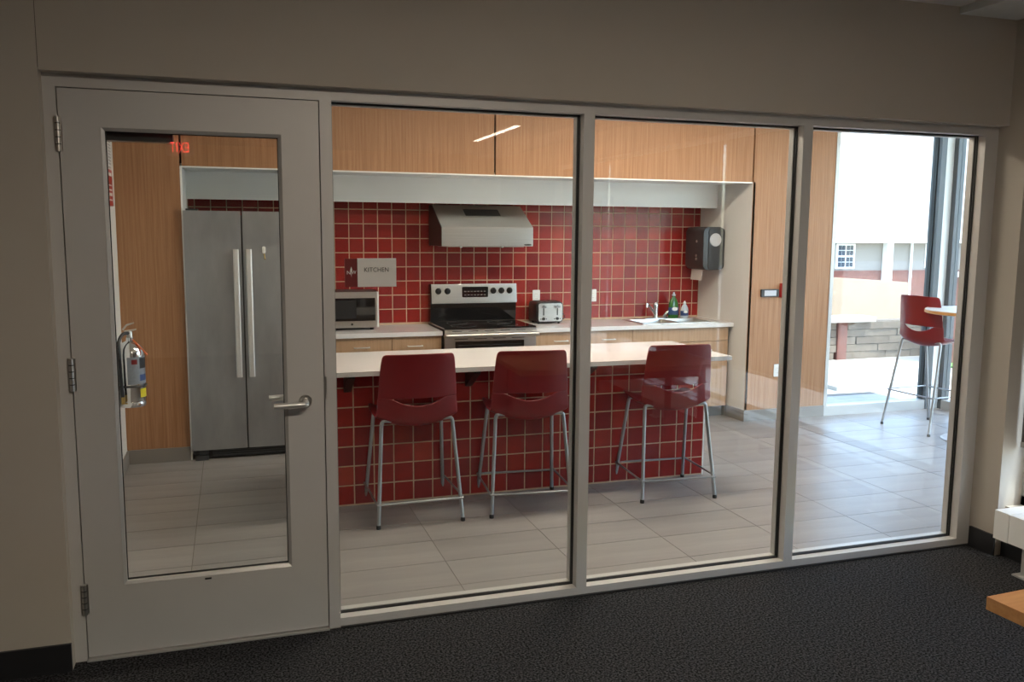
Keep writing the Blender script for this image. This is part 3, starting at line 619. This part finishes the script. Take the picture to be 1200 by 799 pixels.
for k in range(9):
    for s in range(3): B('vent_hole', 'base_grey', vt, XL + .0115, XL + .0128, 2.68 + .045 * s, 2.695 + .045 * s, 2.065 + .02 * k, 2.076 + .02 * k)

# ================================================================== STOOLS AND BAR TABLE
def shell_surface(rows, ts, offs=0.):
    bm = bmn(); grid = []
    for (y, z, hw, rise, fwd, cut) in rows:
        ring = []
        for t in ts:
            k = abs(t) ** 2.3; dip = cut * max(0., 1 - (abs(t) / .68) ** 2) if abs(t) < .68 else 0.
            ring.append(bm.verts.new((hw * t, y + fwd * k + offs, z + rise * k - dip)))
        grid.append(ring)
    for a, b in zip(grid, grid[1:]):
        for j in range(len(ts) - 1): bm.faces.new((a[j], a[j + 1], b[j + 1], b[j]))
    bmesh.ops.recalc_face_normals(bm, faces=bm.faces); return bm
TT = [-1, -.93, -.8, -.68, -.55, -.4, -.2, 0, .2, .4, .55, .68, .8, .93, 1]
def make_stool(H, ring_z, fx, fy, name='bar_stool'):
    r = thing(name, 'x', 'stool')
    seat = [(.225, .560, .17, .03, 0, 0), (.218, .582, .205, .035, 0, 0), (.19, .592, .225, .04, 0, 0), (.13, .583, .235, .045, 0, 0), (.04, .566, .238, .055, 0, 0), (-.05, .552, .238, .062, 0, 0),
            (-.115, .547, .237, .066, 0, 0), (-.160, .560, .236, .060, .012, 0), (-.183, .592, .234, .045, .03, 0), (-.192, .63, .232, .03, .04, 0), (-.197, .668, .230, .022, .045, .004), (-.200, .700, .228, .012, .047, .032), (-.202, .722, .226, .004, .048, .046)]
    back = [(-.2015, .722, .227, 0, .048, 0), (-.203, .735, .226, 0, .048, 0), (-.207, .78, .223, 0, .047, 0), (-.212, .84, .219, 0, .045, 0), (-.217, .90, .214, 0, .042, 0), (-.222, .945, .209, 0, .04, 0), (-.2245, .965, .203, -.002, .038, 0), (-.226, .976, .190, -.004, .036, 0)]
    for nm, rows, of in (('seat', seat, 0.), ('backrest', back, -.006)):
        bm = shell_surface([(a, b + H, c, d, e, f) for a, b, c, d, e, f in rows], TT, of)
        o = obj(nm, bm, 'stool_red', r, smooth=True, local=True)
        s = o.modifiers.new('thickness', 'SOLIDIFY'); s.thickness = .008; s.offset = 0
        s = o.modifiers.new('smooth', 'SUBSURF'); s.levels = 1; s.render_levels = 2
    pts = {}
    for sx in (-1, 1):
        for sy in (-1, 1):
            zt = .590 + H; ty = -.150 if sy < 0 else .125
            foot = Vector((sx * fx, sy * fy, .012)); top = Vector((sx * .205, ty, zt - .022))
            path = [(sx * .150, ty, zt), (sx * .185, ty, zt + .001), (sx * .2, ty, zt - .006), tuple(top), tuple(top.lerp(foot, .5)), tuple(foot)]
            lg = obj('leg', tube(bmn(), curve(path[:4], 4)[:-1] + [top.lerp(foot, q) for q in (0, .1, .5, 1)], .0108, 12), 'tube_grey', r, smooth=True, local=True)
            obj('foot_cap', lathe(bmn(), [(0, 0), (.013, 0), (.0135, .012), (.0115, .022), (0, .022)], (foot.x, foot.y, 0), 12), 'rubber', lg, smooth=True, local=True)
            q = (top.z - ring_z) / (top.z - foot.z); pts[(sx, sy)] = top.lerp(foot, q)
    def bar(a, b, dz, ext):
        A, Bq = pts[a].copy(), pts[b].copy(); d = (Bq - A).normalized(); A.z += dz; Bq.z += dz
        o_ = Vector((0, 0, 0))
        if ext: o_ = Vector((0, math.copysign(.014, A.y), 0)); A -= d * .014; Bq += d * .014
        else: o_ = Vector((math.copysign(.014, A.x), 0, 0))
        obj('footrest_bar', cyl(bmn(), A + o_, Bq + o_, .0062, 10), 'tube_grey', r, smooth=True, local=True)
    bar((-1, -1), (1, -1), 0, True); bar((-1, 1), (1, 1), 0, True); bar((-1, -1), (-1, 1), .004, False); bar((1, -1), (1, 1), .004, False)
    obj('seat_frame', tube(bmn(), [(-.15, -.150, .590 + H), (.15, -.150, .590 + H)], .0001, 4), 'tube_grey', r, local=True) if False else None
    return r
G = 'counter stools along the island'
s1 = make_stool(0., .135, .243, .240); s1.location = (1.545, 1.393, 0); s1.rotation_euler.z = math.radians(.5)
tag(s1, 'dark red counter stool in front of the range, closest to the door', group=G)
s2 = copy_tree(s1); s2.location = (2.228, 1.365, 0); s2.rotation_euler.z = math.radians(-6.0); s2['label'] = 'dark red counter stool cut off by the mullion, middle one at the island'
s3 = copy_tree(s1); s3.location = (3.19, 1.373, 0); s3.rotation_euler.z = math.radians(-4.5); s3['label'] = 'dark red counter stool at the island end near the sink'
s4 = make_stool(.172, .312, .255, .268); s4.location = (6.25, 2.33, 0); s4.rotation_euler.z = math.radians(-87)
tag(s4, 'tall red bar stool by the round table and outdoor window')
tbx, tby = 6.235, 1.866
tbl = thing('bar_table', 'round white pedestal bar table by the outdoor window', 'table', (tbx, tby, 0))
obj('table_top', lathe(bmn(), [(0, 0), (.375, 0), (.398, .006), (.40, .03), (.396, .034), (0, .034)], (tbx, tby, 1.026), 48), 'white_plastic', tbl, smooth=True)
obj('edge_band', lathe(bmn(), [(.397, .004), (.4018, .006), (.4018, .027), (.397, .029)], (tbx, tby, 1.026), 48), 'amber', tbl, smooth=True)
obj('column', lathe(bmn(), [(0, .02), (.038, .02), (.038, 1.0), (.09, 1.005), (.09, 1.026), (0, 1.026)], (tbx, tby, 0), 24), 'tube_grey', tbl, smooth=True)
obj('base', lathe(bmn(), [(0, 0), (.22, 0), (.222, .006), (.21, .014), (.06, .03), (0, .032)], (tbx, tby, 0), 40), 'metal_light', tbl, smooth=True)

# ================================================================== NEAR ROOM THINGS
ht = thing('wall_heater', 'low pale metal convector heater under the window', 'heater', (4.24, -2.0, 0))
hx, hy = 4.152, -.278
B('front_panel', 'white_panel', ht, hx, hx + .012, -4.6, hy - .085, .150, .292, bev=.002); B('end_cap', 'white_panel', ht, hx - .001, 4.339, hy - .083, hy, .149, .294, bev=.002)
B('top_panel', 'white_panel', ht, hx + .012, 4.339, -4.6, hy - .085, .280, .293)
for k in range(12): B('top_slot', 'gasket', ht, hx + .06, hx + .10, hy - .14 - k * .3, hy - .14 - k * .3 + .0 - .22, .2925, .2935)
B('bottom_panel', 'white_panel', ht, hx + .012, 4.339, -4.6, hy - .085, .15, .158)
for y in (-.46, -1.9, -3.3, -4.5): B('pedestal', 'metal_light', ht, hx + .02, 4.31, y - .03, y + .03, 0, .15); B('pedestal_foot', 'metal_light', ht, hx, 4.32, y - .06, y + .06, 0, .008)
dk = thing('desk', 'light wood desk corner in the foreground', 'desk', (2.40, -1.838, 0), math.radians(3))
B('desk_top', 'desk_wood', dk, .0, 1.5, -.75, .0, .686, .72, bev=.002, local=True)
for a in (.10, 1.40):
    for b in (-.10, -.66): B('leg', 'base_black', dk, a - .02, a + .02, b - .02, b + .02, .0, .686, local=True)
B('apron', 'base_black', dk, .10, 1.40, -.11, -.09, .62, .686, local=True)
# window in the side wall of the carpeted room
wn4 = struct('window_4', 'tall framed window above the heater', 'window', (4.5, -3, .26))
for a, b in ((-.23, -.17), (-2.55, -2.47), (-3.58, -3.42), (-3.80, -3.76), (-4.95, -4.85), (-6.2, -6.12)): B('mullion', 'metal_light', wn4, 4.44, 4.56, a, b, .26, 2.45)
B('sill_rail', 'metal_light', wn4, 4.44, 4.56, -6.2, -.17, .26, .31); B('head_rail', 'metal_light', wn4, 4.44, 4.56, -6.2, -.17, 2.39, 2.45)
for a, b in ((-2.47, -.23), (-3.42, -2.55), (-3.76, -3.58), (-4.85, -3.80), (-6.12, -4.95)): B('glass_pane', 'outer_glass', wn4, 4.495, 4.503, a, b, .31, 2.39)
for i, (a, b, lb_) in enumerate(((-2.60, -.19, 'grey roller shade lowered over the window bay next to the glass partition'), (-4.83, -2.64, 'grey roller shade lowered over the middle window bay'), (-6.19, -4.87, 'grey roller shade lowered over the window bay furthest from the partition'))):
    t = thing('roller_shade', lb_, 'shade', (4.39, (a + b) / 2, .58), group='roller shades over the heater')
    B('fabric', 'shade_fabric', t, 4.388, 4.391, a, b, .60, 2.40); B('hem_bar', 'metal_light', t, 4.382, 4.397, a, b, .575, .602, bev=.003); obj('roller_tube', cyl(bmn(), (4.39, a, 2.42), (4.39, b, 2.42), .025, 16), 'white_plastic', t, smooth=True)
# corner windows of the kitchen
w5 = struct('window_5', 'tall outdoor window beside the wood panel', 'window', (6.3, 3.05, 0))
B('frame_jamb', 'metal_light', w5, 5.68, 5.715, 2.995, 3.10, 0, CEIL, bev=.002); B('frame_jamb', 'frame_dark', w5, 6.835, 6.895, 2.99, 3.10, 0, CEIL, bev=.002)
B('sill_rail', 'metal_light', w5, 5.715, 6.835, 2.995, 3.10, 0, .088, bev=.002); B('head_rail', 'metal_light', w5, 5.715, 6.835, 2.995, 3.10, 2.69, CEIL)
B('glass_pane', 'outer_glass', w5, 5.715, 6.835, 3.045, 3.055, .088, 2.69); B('gasket', 'gasket', w5, 6.828, 6.8355, 3.03, 3.07, .088, 2.69); B('gasket', 'gasket', w5, 5.7145, 5.72, 3.03, 3.07, .088, 2.69)
w6 = struct('window_6', 'outdoor corner window behind the bar table', 'window', (7.0, 1.6, 0))
B('corner_post', 'white_panel', w6, 6.897, 7.08, 2.995, 3.10, 0, CEIL)
for a, b in ((2.945, 2.995), (.12, .19), (1.5, 1.56)): B('frame_jamb', 'frame_dark', w6, 6.985, 7.07, a, b, 0, CEIL, bev=.002)
B('sill_rail', 'metal_light', w6, 6.98, 7.08, .19, 2.945, 0, .088, bev=.002); B('head_rail', 'metal_light', w6, 6.98, 7.08, .19, 2.945, 2.69, CEIL)
B('glass_pane', 'outer_glass', w6, 7.025, 7.033, 1.56, 2.945, .088, 2.69); B('glass_pane', 'outer_glass', w6, 7.025, 7.033, .19, 1.5, .088, 2.69)
w7 = struct('window_7', 'wide outdoor window on the near side of the bar table', 'window', (5.8, .06, .1))
for a, b in ((4.72, 4.78), (5.76, 5.82), (6.80, 6.86)): B('frame_jamb', 'metal_light', w7, a, b, .02, .10, .10, 2.60)
B('sill_rail', 'metal_light', w7, 4.78, 6.80, .02, .10, .10, .15); B('head_rail', 'metal_light', w7, 4.78, 6.80, .02, .10, 2.55, 2.60)
B('glass_pane', 'outer_glass', w7, 4.78, 5.76, .056, .064, .15, 2.55); B('glass_pane', 'outer_glass', w7, 5.82, 6.80, .056, .064, .15, 2.55)

# ceiling lights (recessed linear; the deep one shows as a reflection, the rest are added)
def linear_light(label, x0, x1, y0, y1, z, power, col):
    t = thing('linear_light', label, 'ceiling light', ((x0 + x1) / 2, (y0 + y1) / 2, z), group='recessed linear ceiling lights')
    B('trim', 'white_plastic', t, x0 - .012, x1 + .012, y0 - .012, y1 + .012, z - .006, z + .002)
    m = MATS['lamp_white'].copy(); p = m.node_tree.nodes['Principled BSDF']; p.inputs['Emission Strength'].default_value = power; p.inputs['Emission Color'].default_value = (*col, 1)
    key = 'lamp_%d' % len(MATS); MATS[key] = m
    B('diffuser', key, t, x0, x1, y0, y1, z - .010, z - .005)
WARM = (1, .87, .71)
linear_light('recessed linear ceiling light deep in the carpeted room', 3.37, 3.43, -6.55, -4.95, CEIL, ROOM_LIGHT * .2, WARM)
linear_light('added unseen linear light over the carpet in front of the glass', 0.8, 2.4, -2.85, -2.75, CEIL, ROOM_LIGHT, WARM)  # unseen lamp, added to brighten the header wall and frames
linear_light('added unseen linear light in the kitchen above the stools', 1.5, 3.1, 1.15, 1.25, CEIL, KITCHEN_LIGHT, WARM)  # unseen lamp, added to lift the kitchen brightness
linear_light('added unseen linear light in the kitchen behind the island', 3.0, 4.6, 1.75, 1.85, CEIL, KITCHEN_LIGHT * 1.1, WARM)  # added out of view to brighten the back of the kitchen
xs = thing('exit_sign', 'red lettered EXIT sign hanging in the carpeted room', 'sign', (.035, -7.6, 2.62))
B('housing', 'white_plastic', xs, -.12, .19, -7.66, -7.605, 2.52, 2.715, bev=.004)
B('hanger', 'white_plastic', xs, -.01, .08, -7.655, -7.61, 2.715, CEIL)
letters('EXIT', .17, 'exit_red', xs, .035, -7.603, 2.615, .60, 1.05, rot=(PI / 2, 0, PI))

# ================================================================== OUTDOORS
gd = struct('ground', 'sunlit pale concrete paving outside', 'paving'); B('paving', 'concrete', gd, -30, 60, -40, 9.2, -.35, -.15); B('lower_ground', 'concrete', gd, -40, 90, 9.2, 90, -2.4, -2.2)
gs = thing('grass_strip', 'narrow green grass strip at the foot of the brick wall', 'grass', kind='stuff'); B('turf', 'grass', gs, 9.9, 14, 5.55, 6.0, -.155, -.125)
B('paving_kerb', 'concrete', gd, 7.2, 14, 4.7, 4.9, -.15, -.10, bev=.01)
sw = thing('garden_wall', 'low rough limestone wall with a brick pier outside the window', 'wall', (9.3, 6.9, -.15))
B('core', 'limestone', sw, 7.6, 10.6, 6.86, 7.05, -.15, .40)
rng = random.Random(3)
for r_ in range(5):
    x = 7.6 - rng.random() * .2; z = -.15 + r_ * .109
    while x < 10.55:
        l = .28 + rng.random() * .35; a, b = max(x, 7.6), min(x + l, 10.6)
        for a1, b1 in ((a, min(b, 8.86)), (max(a, 9.02), b)):
            if b1 - a1 > .05: B('stone', 'limestone', sw, a1, b1 - .006, 6.80 + rng.random() * .025, 6.87, z + .004, z + .105, bev=.012)
        x += l
B('brick_pier', 'red_brick', sw, 8.86, 9.02, 6.785, 7.05, -.15, .40)
B('cap_stone', 'concrete', sw, 7.55, 9.46, 6.72, 7.1, .40, .47, bev=.01)
rw = thing('retaining_wall', 'cream rendered retaining wall behind the limestone wall', 'wall', (12, 8.6, -.15))
obj('face', prism(bmn(), [(6, -.15), (6, 1.15), (10.06, .946), (11.65, .846), (11.65, -.15)], 'y', 8.5, 8.8), 'cream_wall', rw)
bw = thing('brick_garden_wall', 'red brick garden wall seen past the corner post', 'wall', (12, 6.1, -.15)); B('face', 'red_brick', bw, 10.15, 16, 6.0, 6.3, -.15, 1.08); B('coping', 'concrete', bw, 10.1, 16, 5.95, 6.35, 1.08, 1.13)
bl = thing('brick_building', 'pale brick building with a huge pale roof across the road', 'building', (33, 33, -2.2))
BY = 30.
B('wall', 'pale_brick', bl, 18, 60, BY, BY + 14, -2.2, 1.35); B('brick_band', 'red_brick', bl, 18, 60, BY - .05, BY, -2.2, .0)
obj('roof', prism(bmn(), [(BY - .5, 1.36), (BY - .5, 1.46), (BY + 9, 9.5), (BY + 18, 1.4)], 'x', 17, 61), 'roof_pale', bl)
B('fascia_board', 'white_panel', bl, 17, 61, BY - .56, BY - .5, 1.30, 1.48)
B('column', 'white_panel', bl, 29.85, 30.2, BY - .35, BY - .051, -2.2, 1.36); B('downspout', 'white_panel', bl, 31.45, 31.53, BY - .15, BY - .051, -2.2, 1.36)
for x0, x1 in ((27.3, 28.2), (32.45, 33.35), (22.5, 23.4), (37.5, 38.4)):
    w = B('window', 'white_panel', bl, x0 - .07, x1 + .07, BY - .06, BY - .0, .09, 1.25)
    for i in range(2):
        for j in range(2):
            for k in range(2):
                for l in range(2):
                    cw, ch = (x1 - x0 - .08) / 2, (1.02 - .06) / 2
                    xa = x0 + .02 + i * (cw + .04) + k * (cw / 2) + .012; za = .16 + j * (ch + .06) + l * ch / 2 + .012
                    B('pane', 'pane_blue', w, xa, xa + cw / 2 - .024, BY - .075, BY - .059, za, za + ch / 2 - .024)
